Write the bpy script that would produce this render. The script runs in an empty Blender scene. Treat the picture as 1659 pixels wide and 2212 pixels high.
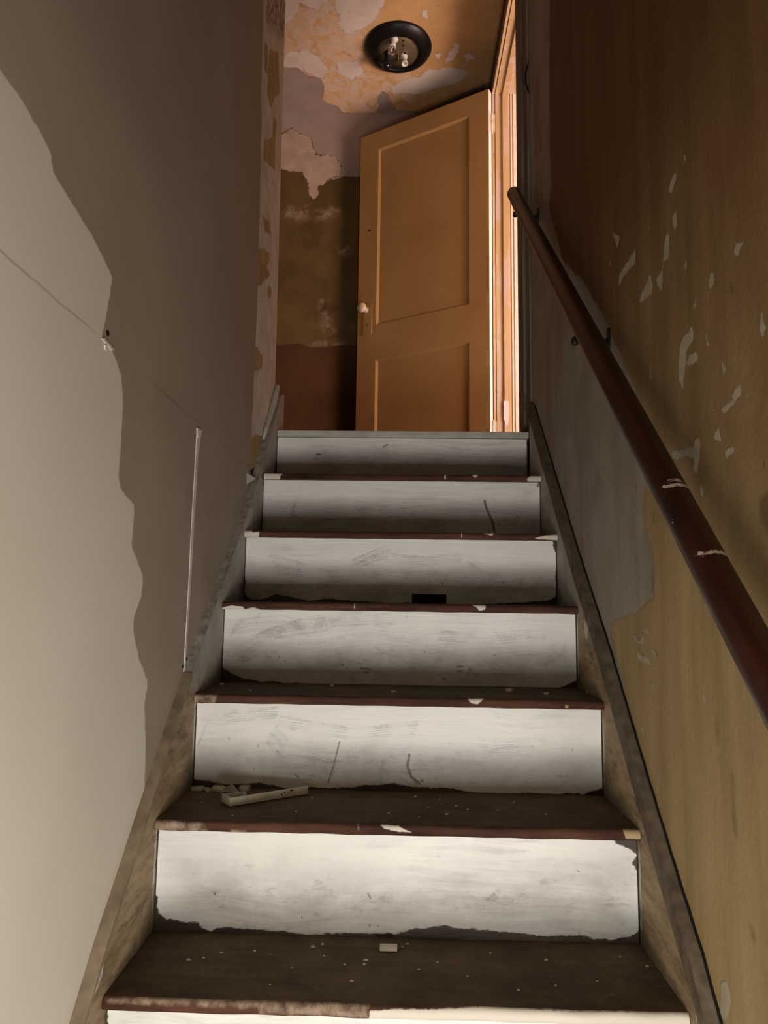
import bpy, bmesh, math, random
import numpy as np
from mathutils import Vector, Matrix
random.seed(4)
SC = bpy.context.scene
COL = SC.collection

# ------------------------------------------------------------------ camera
F_PX = 1549.74
CAM = np.array([0.0, -0.9455, 0.8055])
RIGHT, UP, FWD = (np.array(v) for v in ((0.99958, 0.02537, 0.01369), (-0.01047, -0.12293, 0.99236), (-0.02685, 0.99209, 0.12261)))
cd = bpy.data.cameras.new('camera')
cam = bpy.data.objects.new('camera', cd); COL.objects.link(cam); SC.camera = cam
cd.sensor_fit = 'VERTICAL'; cd.sensor_height = 24; cd.lens = F_PX * 24 / 2212
cd.clip_start = .02
m = Matrix.Identity(4)
for i in range(3):
    m[i][0], m[i][1], m[i][2], m[i][3] = RIGHT[i], UP[i], -FWD[i], CAM[i]
cam.matrix_world = m

# ------------------------------------------------------------------ light
w = bpy.data.worlds.new('world'); SC.world = w; w.use_nodes = True
w.node_tree.nodes['Background'].inputs[0].default_value = (1.0, .93, .84, 1)
w.node_tree.nodes['Background'].inputs[1].default_value = .02
def area(name, loc, target, sx, sy, power, color):
    l = bpy.data.lights.new(name, 'AREA'); l.shape = 'RECTANGLE'; l.size = sx; l.size_y = sy
    l.energy = power; l.color = color
    o = bpy.data.objects.new(name, l); COL.objects.link(o); o.location = loc
    o.rotation_euler = (Vector(target) - Vector(loc)).to_track_quat('-Z', 'Y').to_euler()
    return o
area('lower_hall_daylight', (.28, -1.38, -.03), (-.45, .6, .55), .28, .7, 23.5, (1.0, .975, .925))
area('lower_window_daylight', (-.32, -1.5, -.30), (.2, .6, .6), .2, .35, 7, (1.0, .96, .88))
area('side_room_daylight', (2.2, .95, 1.75), (.3, 2.3, 3.2), 1.2, 1.2, 140, (1.0, .78, .69))
SC.view_settings.view_transform = 'Standard'; SC.view_settings.look = 'None'
SC.view_settings.gamma = 1; SC.view_settings.exposure = 0; SC.view_settings.use_curve_mapping = False

# ------------------------------------------------------------------ helpers
def inv(px, py, axis, val):
    d = RIGHT * (px - 829.5) / F_PX + UP * (1106 - py) / F_PX + FWD
    return CAM + d * (val - CAM[axis]) / d[axis]

def lin(r, g, b):
    f = lambda c: (c / 255 / 12.92) if c <= 10 else ((c / 255 + .055) / 1.055) ** 2.4
    return (f(r), f(g), f(b), 1)

def tag(o, label=None, cat=None, group=None, kind=None):
    for k, v in (('label', label), ('category', cat), ('group', group), ('kind', kind)):
        if v: o[k] = v
    return o

def empty(name, loc=(0, 0, 0)):
    o = bpy.data.objects.new(name, None); COL.objects.link(o); o.location = loc
    o.empty_display_size = .05
    return o

def link(name, me, mat, parent=None):
    o = bpy.data.objects.new(name, me); COL.objects.link(o)
    if mat: me.materials.append(mat)
    if parent:
        o.parent = parent
        o.matrix_parent_inverse = Matrix.Translation(-Vector(parent.location))
    return o

def obj(name, bm, mat, parent=None, smooth=False):
    me = bpy.data.meshes.new(name)
    bmesh.ops.recalc_face_normals(bm, faces=bm.faces)
    bm.to_mesh(me); bm.free()
    if smooth:
        for p in me.polygons: p.use_smooth = True
    return link(name, me, mat, parent)

def box(bm, x0, x1, y0, y1, z0, z1, bev=0, M=None):
    vs = [bm.verts.new((x, y, z)) for z in (z0, z1) for y in (y0, y1) for x in (x0, x1)]
    fs = [bm.faces.new([vs[i] for i in q]) for q in ((0, 2, 3, 1), (4, 5, 7, 6), (0, 1, 5, 4), (2, 6, 7, 3), (0, 4, 6, 2), (1, 3, 7, 5))]
    out = vs
    if bev:
        es = list({e for f in fs for e in f.edges})
        r = bmesh.ops.bevel(bm, geom=es, offset=bev, segments=2, affect='EDGES', profile=.5)
        out = list({v for f in r['faces'] for v in f.verts} | {v for v in vs if v.is_valid})
    if M is not None:
        for v in out: v.co = M @ v.co
    return bm

def boxes(lst, bev=0):
    bm = bmesh.new()
    for b in lst: box(bm, *b, bev=bev)
    return bm

def tube(bm, pts, rad, n=12, caps=True, round_end=False):
    pts = [Vector(p) for p in pts]
    rad = rad if isinstance(rad, (list, tuple)) else [rad] * len(pts)
    rings = []; prev = None
    for i, p in enumerate(pts):
        t = (pts[min(i + 1, len(pts) - 1)] - pts[max(i - 1, 0)]).normalized()
        if prev is None:
            a = t.cross(Vector((0, 0, 1)))
            if a.length < .1: a = t.cross(Vector((1, 0, 0)))
        else: a = prev - t * prev.dot(t)
        a.normalize(); prev = a; b = t.cross(a)
        rings.append([bm.verts.new(p + (a * math.cos(k * 2 * math.pi / n) + b * math.sin(k * 2 * math.pi / n)) * rad[i]) for k in range(n)])
    for r0, r1 in zip(rings, rings[1:]):
        for k in range(n): bm.faces.new((r0[k], r0[(k + 1) % n], r1[(k + 1) % n], r1[k]))
    if caps:
        bm.faces.new(rings[0]); bm.faces.new(rings[-1])
    return bm

def lathe(bm, prof, loc, n=32, M=None):
    loc = Vector(loc); rings = []
    for r, z in prof:
        ring = []
        for k in range(n):
            a = k * 2 * math.pi / n
            v = Vector((r * math.cos(a), r * math.sin(a), z))
            if M is not None: v = M @ v
            ring.append(bm.verts.new(loc + v))
        rings.append(ring)
    for r0, r1 in zip(rings, rings[1:]):
        for k in range(n): bm.faces.new((r0[k], r0[(k + 1) % n], r1[(k + 1) % n], r1[k]))
    return bm

def prism(bm, poly, axis, a, b):
    """2D polygon extruded along an axis from a to b"""
    def mk(p, v):
        q = list(p); q.insert(axis, v); return bm.verts.new(q)
    A = [mk(p, a) for p in poly]; B = [mk(p, b) for p in poly]
    bm.faces.new(A); bm.faces.new(B); n = len(poly)
    for i in range(n): bm.faces.new((A[i], A[(i + 1) % n], B[(i + 1) % n], B[i]))
    return bm

# signed distance, positive inside
def sd_poly(P, poly):
    poly = np.asarray(poly, float); out = np.full(len(P), 1e9); ins = np.zeros(len(P), bool)
    n = len(poly)
    for i in range(n):
        a, b = poly[i], poly[(i + 1) % n]; ab = b - a
        t = np.clip(((P - a) @ ab) / max(ab @ ab, 1e-12), 0, 1)
        d = np.hypot(*(P - a - t[:, None] * ab).T); out = np.minimum(out, d)
        c = (a[1] > P[:, 1]) != (b[1] > P[:, 1])
        if a[1] != b[1]:
            xi = a[0] + (P[:, 1] - a[1]) * ab[0] / ab[1]
            ins ^= c & (P[:, 0] < xi)
    return np.where(ins, out, -out)
def sd_line(P, pts, hw):
    out = np.full(len(P), 1e9)
    for a, b in zip(pts, pts[1:]):
        a = np.asarray(a, float); ab = np.asarray(b, float) - a
        t = np.clip(((P - a) @ ab) / max(ab @ ab, 1e-12), 0, 1)
        out = np.minimum(out, np.hypot(*(P - a - t[:, None] * ab).T))
    return hw - out

def surf(name, fn, nu, nv, mat, attrs, parent=None, extra=(), smooth=False):
    """grid surface; fn(u, v arrays 0..1) -> Nx3 ; attrs: name -> (axes, [('poly'|'line', pts, hw)]) ; extra: boxes in the same mesh"""
    u, v = np.meshgrid(np.linspace(0, 1, nu + 1), np.linspace(0, 1, nv + 1))
    X = np.asarray(fn(u.ravel(), v.ravel()), float)
    idx = np.arange((nu + 1) * (nv + 1)).reshape(nv + 1, nu + 1)
    F = np.stack([idx[:-1, :-1], idx[:-1, 1:], idx[1:, 1:], idx[1:, :-1]], -1).reshape(-1, 4)
    V = [X]; Fs = [F]; base = len(X)
    for (x0, x1, y0, y1, z0, z1) in extra:
        V.append(np.array([(x, y, z) for z in (z0, z1) for y in (y0, y1) for x in (x0, x1)], float))
        Fs.append(np.array(((0, 2, 3, 1), (4, 5, 7, 6), (0, 1, 5, 4), (2, 6, 7, 3), (0, 4, 6, 2), (1, 3, 7, 5))) + base); base += 8
    X = np.concatenate(V); Fc = np.concatenate(Fs)
    me = bpy.data.meshes.new(name)
    me.vertices.add(len(X)); me.vertices.foreach_set('co', X.ravel())
    me.loops.add(Fc.size); me.loops.foreach_set('vertex_index', Fc.ravel().astype(np.int32))
    me.polygons.add(len(Fc)); me.polygons.foreach_set('loop_start', np.arange(0, Fc.size, 4, dtype=np.int32))
    me.update(calc_edges=True); me.validate()
    if smooth: me.polygons.foreach_set('use_smooth', np.ones(len(Fc), bool))
    for an, (axes, shapes) in attrs.items():
        P = X[:, axes]; d = np.full(len(X), -.2)
        for s in shapes:
            if s[0] == 'poly': d = np.maximum(d, sd_poly(P, s[1]))
            else: d = np.maximum(d, sd_line(P, s[1], s[2]))
        d = np.clip(d, -.2, .2)
        a = me.attributes.new(an, 'FLOAT', 'POINT'); a.data.foreach_set('value', d.astype(np.float32))
    return link(name, me, mat, parent)

def tr(pts, axis, val, ox=0, oy=0, s=1.0):
    """marks read off the photograph, laid on the real surface at axis=val"""
    keep = [i for i in range(3) if i != axis]
    return [tuple(inv(ox + x / s, oy + y / s, axis, val)[keep]) for x, y in pts]

# ------------------------------------------------------------------ shader helper
class N:
    def __init__(s, name, rough=.8, spec=.3):
        s.m = bpy.data.materials.new(name); s.m.use_nodes = True; s.t = s.m.node_tree
        s.b = s.t.nodes['Principled BSDF']; s.b.inputs['Roughness'].default_value = rough
        s.b.inputs['Specular IOR Level'].default_value = spec
        s.tc = s.t.nodes.new('ShaderNodeTexCoord'); s.o = s.tc.outputs['Object']
    def set(s, inp, v):
        if isinstance(v, (int, float)): inp.default_value = v
        elif isinstance(v, tuple): inp.default_value = v
        else: s.t.links.new(v, inp)
    def attr(s, n):
        a = s.t.nodes.new('ShaderNodeAttribute'); a.attribute_name = n; return a.outputs['Fac']
    def map(s, scale=(1, 1, 1), rot=(0, 0, 0), vec=None):
        a = s.t.nodes.new('ShaderNodeMapping'); s.set(a.inputs[0], vec or s.o)
        a.inputs['Scale'].default_value = scale; a.inputs['Rotation'].default_value = rot; return a.outputs[0]
    def noise(s, sc, det=4, rough=.55, vec=None, dist=0):
        a = s.t.nodes.new('ShaderNodeTexNoise'); s.set(a.inputs['Vector'], vec or s.o)
        a.inputs['Scale'].default_value = sc; a.inputs['Detail'].default_value = det
        a.inputs['Roughness'].default_value = rough; a.inputs['Distortion'].default_value = dist; return a.outputs[0]
    def vor(s, sc, vec=None):
        a = s.t.nodes.new('ShaderNodeTexVoronoi'); s.set(a.inputs['Vector'], vec or s.o); a.inputs['Scale'].default_value = sc; return a.outputs['Distance']
    def mt(s, op, a, b=0.0, c=0.0, clamp=False):
        n = s.t.nodes.new('ShaderNodeMath'); n.operation = op; n.use_clamp = clamp
        s.set(n.inputs[0], a); s.set(n.inputs[1], b); s.set(n.inputs[2], c); return n.outputs[0]
    def mr(s, v, a, b, c=0.0, d=1.0):
        n = s.t.nodes.new('ShaderNodeMapRange'); s.set(n.inputs[0], v)
        for i, q in enumerate((a, b, c, d)): s.set(n.inputs[i + 1], q)
        return n.outputs[0]
    def mix(s, f, a, b):
        if hasattr(f, 'node') and f.node.bl_idname == 'ShaderNodeTexNoise': f = s.mr(f, .33, .67)
        n = s.t.nodes.new('ShaderNodeMix'); n.data_type = 'RGBA'; s.set(n.inputs[0], f); s.set(n.inputs[6], a); s.set(n.inputs[7], b); return n.outputs[2]
    def sep(s):
        n = s.t.nodes.new('ShaderNodeSeparateXYZ'); s.set(n.inputs[0], s.o); return n.outputs
    def mask(s, name, amp=.02, sc=20, soft=.001, det=6, rough=.6, vec=None, bias=0.0):
        a = s.attr(name)
        n = s.mt('MULTIPLY_ADD', s.noise(sc, det, rough, vec), amp, -amp * .5 + bias)
        return s.mr(s.mt('ADD', a, n), -soft, soft)
    def warp(s, vec, sc, amt, stretch=(1, 1, 1)):
        a = s.t.nodes.new('ShaderNodeTexNoise'); s.set(a.inputs['Vector'], s.o); a.inputs['Scale'].default_value = sc; a.inputs['Detail'].default_value = 1
        m = s.t.nodes.new('ShaderNodeVectorMath'); m.operation = 'MULTIPLY_ADD'
        s.set(m.inputs[0], a.outputs['Color']); m.inputs[1].default_value = tuple(amt * k for k in stretch)
        s.set(m.inputs[2], vec); return m.outputs[0]
    def bump(s, h, dist=.002, strength=1.0):
        n = s.t.nodes.new('ShaderNodeBump'); n.inputs['Distance'].default_value = dist; n.inputs['Strength'].default_value = strength
        s.set(n.inputs['Height'], h); s.t.links.new(n.outputs[0], s.b.inputs['Normal'])
    def col(s, c): s.set(s.b.inputs['Base Color'], c); return s.m

def plain(name, c, rough=.6, metal=0, var=.15, sc=30):
    n = N(name, rough)
    dark = tuple(x * (1 - var) for x in c[:3]) + (1,); lite = tuple(min(1, x * (1 + var)) for x in c[:3]) + (1,)
    n.b.inputs['Metallic'].default_value = metal
    n.bump(n.noise(sc * 4, 3), .0006, .4)
    return n.col(n.mix(n.noise(sc, 5), dark, lite))

# ---- drywall, left
n = N('painted_drywall', .75)
lm = n.mask('light', .012, 45, .0015, 6, .75)
fuzz = n.mr(n.mt('ADD', n.attr('light'), n.mt('MULTIPLY_ADD', n.noise(260, 2), .06, -.046)), -.001, .001)
lm2 = n.mt('MAXIMUM', lm, n.mt('MULTIPLY', fuzz, .6))
ta = n.mix(n.noise(2.2, 3), (.34, .275, .21, 1), (.41, .335, .265, 1))
ta = n.mix(n.mr(n.noise(5, 5), .55, .75, 0, .35), ta, (.31, .25, .19, 1))
li = n.mix(n.noise(2.5, 4), (.72, .665, .58, 1), (.78, .73, .655, 1))
c = n.mix(lm2, ta, li)
x, y, z = n.sep()
wob = n.mt('MULTIPLY_ADD', n.noise(9, 4), .012, -.006)
sz = n.mt('ABSOLUTE', n.mt('ADD', n.mt('ADD', z, -1.203), wob))
seam = n.mt('MULTIPLY', n.mr(sz, .0004, .0028, 1, 0), n.mr(n.noise(3.5, 3), .42, .6, .06, .42))
c = n.mix(seam, c, (.12, .09, .065, 1))
c = n.mix(n.mask('crack', .002, 90, .0006), c, (.06, .04, .03, 1))
n.bump(n.mt('ADD', n.mt('MULTIPLY', n.noise(140, 3), .12), n.mt('MULTIPLY', lm, .3)), .0012, .5)
M_DRY = n.col(c)

# ---- old plaster (strip by the left corner, hall walls)
n = N('old_plaster', .8)
wh = n.mix(n.noise(12, 6), (.58, .52, .45, 1), (.76, .70, .62, 1))
oc = n.mix(n.noise(15, 5), (.36, .24, .10, 1), (.50, .36, .18, 1))
om = n.mask('ochre', .045, 26, .0012, 8, .7)
dm = n.mask('dirt', .05, 30, .02)
c = n.mix(om, wh, oc)
c = n.mix(n.mr(n.noise(40, 8, .7), .62, .72, 0, .4), c, (.26, .18, .10, 1))
c = n.mix(n.mt('MULTIPLY', dm, n.mr(n.noise(60, 6), .35, .65)), c, (.12, .08, .06, 1))
n.bump(n.mt('ADD', n.mt('MULTIPLY', om, -.6), n.mt('MULTIPLY', n.noise(60, 5), .8)), .003, .7)
M_PLAS = n.col(c)

# ---- ceiling : ochre with peeled white areas and a newer taupe coat
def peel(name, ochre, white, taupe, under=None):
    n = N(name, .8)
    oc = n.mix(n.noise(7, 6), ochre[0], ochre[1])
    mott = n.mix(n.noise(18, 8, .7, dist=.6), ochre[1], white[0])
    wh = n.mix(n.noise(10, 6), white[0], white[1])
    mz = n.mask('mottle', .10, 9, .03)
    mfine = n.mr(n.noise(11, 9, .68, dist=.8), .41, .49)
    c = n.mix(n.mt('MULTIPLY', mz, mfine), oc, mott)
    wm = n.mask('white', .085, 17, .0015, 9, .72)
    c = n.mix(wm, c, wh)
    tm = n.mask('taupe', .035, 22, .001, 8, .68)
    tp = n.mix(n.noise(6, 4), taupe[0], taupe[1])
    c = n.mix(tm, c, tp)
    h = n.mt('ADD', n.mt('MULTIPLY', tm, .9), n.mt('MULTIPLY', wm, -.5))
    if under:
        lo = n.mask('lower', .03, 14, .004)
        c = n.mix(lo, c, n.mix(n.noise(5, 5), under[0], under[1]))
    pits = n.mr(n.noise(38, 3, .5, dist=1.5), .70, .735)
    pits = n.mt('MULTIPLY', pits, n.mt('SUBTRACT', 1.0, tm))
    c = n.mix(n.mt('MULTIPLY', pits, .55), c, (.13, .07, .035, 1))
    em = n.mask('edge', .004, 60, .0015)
    c = n.mix(em, c, (.22, .12, .06, 1))  # brownish shadow line painted along the peeled coat's edge
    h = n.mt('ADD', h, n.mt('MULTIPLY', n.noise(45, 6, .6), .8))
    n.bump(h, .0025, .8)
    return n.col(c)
M_CEIL = peel('peeling_ceiling', ((.54, .30, .12, 1), (.66, .38, .17, 1)), ((.64, .50, .42, 1), (.74, .61, .54, 1)), ((.30, .215, .185, 1), (.36, .265, .23, 1)))
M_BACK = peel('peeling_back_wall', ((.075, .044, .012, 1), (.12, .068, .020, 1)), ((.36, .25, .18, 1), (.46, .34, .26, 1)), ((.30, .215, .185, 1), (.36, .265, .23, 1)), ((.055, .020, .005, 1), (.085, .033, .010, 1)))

# ---- right stairwell wall
n = N('stained_ochre_wall', .7)
drip = n.noise(16, 6, .6, n.map((1, 1, .12)))
oc = n.mix(drip, (.32, .225, .10, 1), (.45, .33, .165, 1))
oc = n.mix(n.mr(n.noise(3, 5), .42, .7, 0, .6), oc, (.20, .14, .05, 1))
x, y, z = n.sep()
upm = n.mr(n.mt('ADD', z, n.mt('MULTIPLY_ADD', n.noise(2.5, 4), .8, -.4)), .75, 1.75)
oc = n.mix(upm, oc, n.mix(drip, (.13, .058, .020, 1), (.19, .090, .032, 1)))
gy = n.mix(n.noise(7, 6, .6), (.30, .26, .21, 1), (.40, .36, .31, 1))
gy = n.mix(n.mr(n.noise(10, 4, .5, n.map((1, 1, .15))), .5, .75, 0, .6), gy, (.24, .15, .11, 1))
gm = n.mask('grey', .05, 13, .004, 7, .6)
c = n.mix(gm, oc, gy)
fm = n.mask('flake', .018, 60, .0010, 7, .7)
c = n.mix(fm, c, n.mix(n.noise(30), (.37, .31, .21, 1), (.47, .41, .31, 1)))
fine = n.mr(n.noise(34, 6, .6, n.map((1, 1, .35))), .715, .725)
c = n.mix(n.mt('MULTIPLY', fine, n.mt('SUBTRACT', 1.0, gm)), c, (.50, .42, .29, 1))
spots = n.mr(n.noise(26, 3, .5, n.map((1, 1, .5))), .71, .78)
c = n.mix(n.mt('MULTIPLY', spots, .7), c, (.11, .07, .03, 1))
c = n.mix(n.mt('MULTIPLY', n.mask('stain', .012, 50, .006), .75), c, (.12, .08, .035, 1))
n.bump(n.mt('ADD', n.mt('MULTIPLY', fm, -.8), n.mt('ADD', n.mt('MULTIPLY', n.noise(70, 5), .5), n.mt('MULTIPLY', gm, .5))), .002, .7)
M_RIGHT = n.col(c)

# ---- stringers
def stringer_mat(name, zc):
    n = N(name, .7)
    st = n.map((1, .3, 1), (math.radians(-42), 0, 0))
    br = n.mix(n.noise(30, 7, .7, st), (.20, .135, .07, 1), (.43, .33, .20, 1))
    gy = n.mix(n.noise(14, 6), (.36, .325, .28, 1), (.47, .435, .39, 1))
    x, y, z = n.sep()
    gm = n.mr(n.mt('ADD', z, n.mt('MULTIPLY_ADD', n.noise(12, 5), .16, -.08)), zc - .01, zc + .02)
    c = n.mix(gm, br, gy)
    c = n.mix(n.mask('white', .012, 60, .001), c, (.60, .56, .50, 1))
    dk = n.mr(n.noise(45, 8, .72, st), .54, .66, 0, .8)
    c = n.mix(n.mt('MULTIPLY', dk, n.mt('SUBTRACT', 1.0, n.mt('MULTIPLY', gm, .8))), c, (.12, .08, .045, 1))
    c = n.mix(n.mt('MULTIPLY', n.mask('corner_dark', .06, 35, .02), .8), c, (.075, .055, .04, 1))  # darker wedge where each tread meets its riser
    n.bump(n.noise(90, 5, .6, st), .0012, .6)
    return n.col(c)
M_STRL = stringer_mat('scuffed_stringer_left', .60)
M_STRR = stringer_mat('scuffed_stringer_right', .78)
n = N('raw_moulding', .75)
M_MOLD = n.col(n.mix(n.noise(40, 6), (.085, .062, .040, 1), (.17, .13, .09, 1)))

# ---- riser paint
n = N('brushed_white_riser', .45, .4)
g = n.map((.07, 1, 1), vec=n.warp(n.o, 4.0, .05, (.2, 0, 1)))
d1 = n.noise(95, 5, .65, g)
d2 = n.noise(5, 5, .6, n.warp(n.map((.6, 1, 1)), 4, .25), .8)
d3 = n.noise(34, 7, .65, g)
base = n.mix(n.noise(7, 5), (.83, .81, .765, 1), (.77, .755, .72, 1))
thin = n.mr(d2, .46, .62)                                  # areas brushed out thin
wh = n.mix(n.mt('MULTIPLY', n.mr(d1, .46, .66), n.mt('MULTIPLY_ADD', thin, .45, .08)), base, (.44, .435, .42, 1))
wh = n.mix(n.mt('MULTIPLY', n.mr(d3, .50, .70), n.mt('MULTIPLY_ADD', thin, .5, .08)), wh, (.50, .495, .50, 1))
sme = n.mask('smear_shade', .05, 12, .045)  # dirt together with tread shade painted into the lower riser
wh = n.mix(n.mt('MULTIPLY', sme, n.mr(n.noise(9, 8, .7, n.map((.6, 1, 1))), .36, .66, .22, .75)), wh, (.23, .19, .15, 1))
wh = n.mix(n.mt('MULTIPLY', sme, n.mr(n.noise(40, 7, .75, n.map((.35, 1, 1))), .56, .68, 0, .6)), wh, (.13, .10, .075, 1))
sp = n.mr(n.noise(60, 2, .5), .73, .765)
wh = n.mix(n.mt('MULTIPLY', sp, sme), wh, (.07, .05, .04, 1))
wh = n.mix(n.mt('MULTIPLY', n.mask('mark', .003, 120, .0012), .8), wh, (.10, .085, .07, 1))
wh = n.mix(n.mt('MULTIPLY', n.mask('stroke', .0022, 150, .0009), n.mr(n.noise(22, 4), .42, .62, .10, .72)), wh, (.25, .25, .26, 1))
pm = n.mt('MULTIPLY', n.mask('paint', .026, 42, .0009, 9, .78, n.map((.45, 1, 1)), .003), n.mask('paint', .018, 260, .001, 3, .6, n.map((.15, 1, 1)), .006))
wd = n.mix(n.noise(30, 6, .6, n.map((.15, 1, 1))), (.026, .017, .012, 1), (.095, .062, .040, 1))
n.bump(n.mt('ADD', n.mt('MULTIPLY', pm, .8), n.mt('MULTIPLY', d1, .9)), .0018, .7)
M_RISER = n.col(n.mix(pm, wd, wh))

# ---- treads
n = N('dirty_brown_tread', .75, .15)
gr = n.noise(40, 7, .6, n.map((.08, 1, 1)))
wd = n.mix(gr, (.065, .041, .023, 1), (.12, .080, .048, 1))
wd = n.mix(n.mr(n.noise(6, 9, .72), .42, .66, 0, .8), wd, (.175, .130, .082, 1))
wd = n.mix(n.mr(n.noise(150, 3, .6), .66, .74, 0, .6), wd, (.26, .21, .15, 1))
wd = n.mix(n.mr(n.noise(75, 3, .5), .715, .75, 0, .8), wd, (.22, .18, .14, 1))
wd = n.mix(n.mr(n.noise(20, 5, .5), .70, .74, 0, .7), wd, (.19, .15, .11, 1))
red = n.mix(n.noise(25, 8, .7, n.map((.15, 1, 1))), (.022, .009, .006, 1), (.115, .050, .032, 1))
c = n.mix(n.mask('nose', .004, 40, .003), wd, red)
c = n.mix(n.mask('worn', .010, 60, .003), c, n.mix(n.noise(60, 6), (.10, .06, .04, 1), (.38, .28, .20, 1)))
c = n.mix(n.mask('chip', .004, 110, .0008), c, (.68, .62, .53, 1))
c = n.mix(n.mask('tan', .003, 110, .0008), c, (.42, .31, .17, 1))
n.bump(n.mt('ADD', gr, n.mt('MULTIPLY', n.noise(90, 4), .6)), .0014, .6)
M_TREAD = n.col(c)

# ---- door & frame
n = N('mustard_door_paint', .5, .35)
dn = n.noise(3, 5)
c = n.mix(dn, (.36, .19, .062, 1), (.42, .23, .082, 1))
c = n.mix(n.mr(n.noise(14, 8, .65), .60, .75, 0, .3), c, (.33, .17, .06, 1))
n.bump(n.noise(60, 5, .6, n.map((1, 1, .15))), .0008, .5)
M_DOOR = n.col(c)
n = N('chipped_frame_paint', .5)
c = n.mix(n.noise(4, 4, .5, n.map((1, 1, .3))), (.52, .33, .15, 1), (.60, .41, .23, 1))
c = n.mix(n.mr(n.noise(5, 5, .6, n.map((4, 4, .7))), .52, .56, 0, .85), c, (.60, .44, .36, 1))
c = n.mix(n.mr(n.noise(40, 5, .6, n.map((1, 1, .2))), .68, .71), c, (.20, .11, .06, 1))
n.bump(n.noise(50, 5, .6, n.map((1, 1, .2))), .0012, .6)
M_FRAME = n.col(c)
n = N('weathered_casing', .8)
M_CASE = n.col(n.mix(n.noise(14, 7, .65, n.map((1, 1, .1))), (.14, .105, .075, 1), (.30, .24, .18, 1)))

# ---- small things
n = N('varnished_rail_wood', .35, .5)
g = n.noise(30, 6, .6, n.map((1, .15, .15)))
c = n.mix(g, (.016, .0045, .0025, 1), (.048, .012, .006, 1))
c = n.mix(n.mask('scuff', .010, 140, .0008), c, (.60, .50, .40, 1))
c = n.mix(n.mr(n.noise(90, 3), .74, .76), c, (.40, .30, .24, 1))
n.bump(n.noise(60, 4), .0006, .5)
M_RAIL = n.col(c)
M_BLACK = plain('black_iron', (.012, .010, .010), .45)
M_BRONZE = plain('dark_bronze', (.012, .009, .009), .38, .3)
M_PAN = plain('tarnished_pan', (.20, .15, .09), .38, .5)
M_PORC = plain('white_porcelain', (.72, .66, .60), .3)
M_WHITE = plain('offwhite_plastic', (.62, .56, .47), .45)
M_PLCHIP = plain('plaster_chip', (.50, .44, .36), .85, 0, .25)
M_BEAD = plain('joint_bead', (.72, .68, .60), .6, 0, .12, 60)
M_BRASS = plain('brass_screw', (.6, .42, .18), .3, .9)
M_HALL = plain('hall_wall_paint', (.52, .40, .28), .85, 0, .12, 4)
M_ROOM = plain('side_room_paint', (.72, .58, .46), .85, 0, .08, 4)
M_FLOOR = plain('hall_floor_boards', (.22, .12, .06), .6, 0, .3, 8)
M_VOID = plain('hole_dark', (.006, .005, .004), .95)
M_HINGE = plain('painted_hinge', (.70, .60, .50), .4, .2)
n = N('old_glass', .08, .5); n.b.inputs['Transmission Weight'].default_value = 1.0; n.b.inputs['IOR'].default_value = 1.45
M_GLASS = n.col((.9, .88, .85, 1))

XL, XR = -.4507, .4344          # inner faces of the stringers
WL, WR = -.471, .454            # wall faces
ZC = 3.65
LAND = 1.3988

# ================================================================== STRUCTURE
# ---- left wall
def wl_y(z): return 1.606 - .05 * np.clip((z - 1.55) / 1.5, -.2, 1.4)
def f_wl(u, v):
    z = -1.0 + v * (ZC + 1.0); y = .9 + u * (wl_y(z) - .9)
    return np.stack([np.full_like(z, WL - .005), y, z], 1)
s7 = 2.011
OCH = [[(1170,210),(1210,230),(1215,400),(1190,430),(1175,470),(1160,400)], [(1190,510),(1205,530),(1195,620),(1195,740),(1170,720),(1145,690),(1150,600),(1180,600)],
       [(1180,780),(1190,790),(1185,810)], [(1140,940),(1170,960),(1178,1020),(1150,1010)], [(1125,1070),(1170,1100),(1175,1130),(1155,1160),(1172,1190),(1150,1220),(1116,1250),(1116,1150)],
       [(1165,1240),(1180,1250),(1175,1300),(1160,1290)], [(1105,1490),(1140,1540),(1140,1590),(1100,1620)], [(1085,1890),(1165,1890),(1165,2000),(1120,2050),(1080,2050)], [(1150,180),(1165,200),(1160,330),(1148,300)]]
wl = surf('wall_left', f_wl, 90, 520, M_PLAS,
     {'ochre': ((1, 2), [('poly', tr(p, 0, WL - .005, s=s7)) for p in OCH]),
      'dirt': ((1, 2), [('poly', tr([(1150,-60),(1240,-60),(1235,170),(1160,110)], 0, WL - .005, s=s7)), ('poly', tr([(1060,2060),(1130,2060),(1120,2140),(1060,2200)], 0, WL - .005, s=s7))])},
     extra=[(WL - .12, WL - .0055, -3.2, 1.53, -1.0, ZC)])
tag(wl, kind='structure')
EDGE = [(-1.0, 1.12), (.9, 1.12), (1.03, 1.125), (1.06, 1.15), (1.12, 1.175), (1.184, 1.205), (1.3, 1.212), (1.6, 1.222), (1.79, 1.226), (2.2, 1.20), (2.34, 1.19), (2.42, 1.17), (2.734, 1.15), (3.65, 1.10)]
ez, ey = zip(*EDGE)
def f_dry(u, v):
    z = -1.0 + v * (ZC + 1.0); e = np.interp(z, ez, ey) + .0015 * np.sin(z * 41) + .001 * np.sin(z * 97)
    y = -3.2 + (u ** .8) * (e + 3.2)
    return np.stack([np.full_like(z, WL), y, z], 1)
LIGHT = tr([(0,150),(50,220),(90,290),(110,330),(115,370),(150,430),(200,510),(225,560),(243,600),(235,650),(225,710),(218,730),(245,760),(262,810),(266,860),(262,950),(256,1030),(262,1060),(290,1090),(290,1110),(284,1180),(310,1245),(305,1290),(290,1330),(287,1360),(300,1420),(320,1475),(312,1520),(315,1600),(314,1650),(312,1720),(260,1900),(150,2212)], 0, WL)
LIGHT = [(-1.2, 2.6), (-.6, 2.2)] + LIGHT + [(-.3, -.5), (-1.2, -1.0)]
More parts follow.
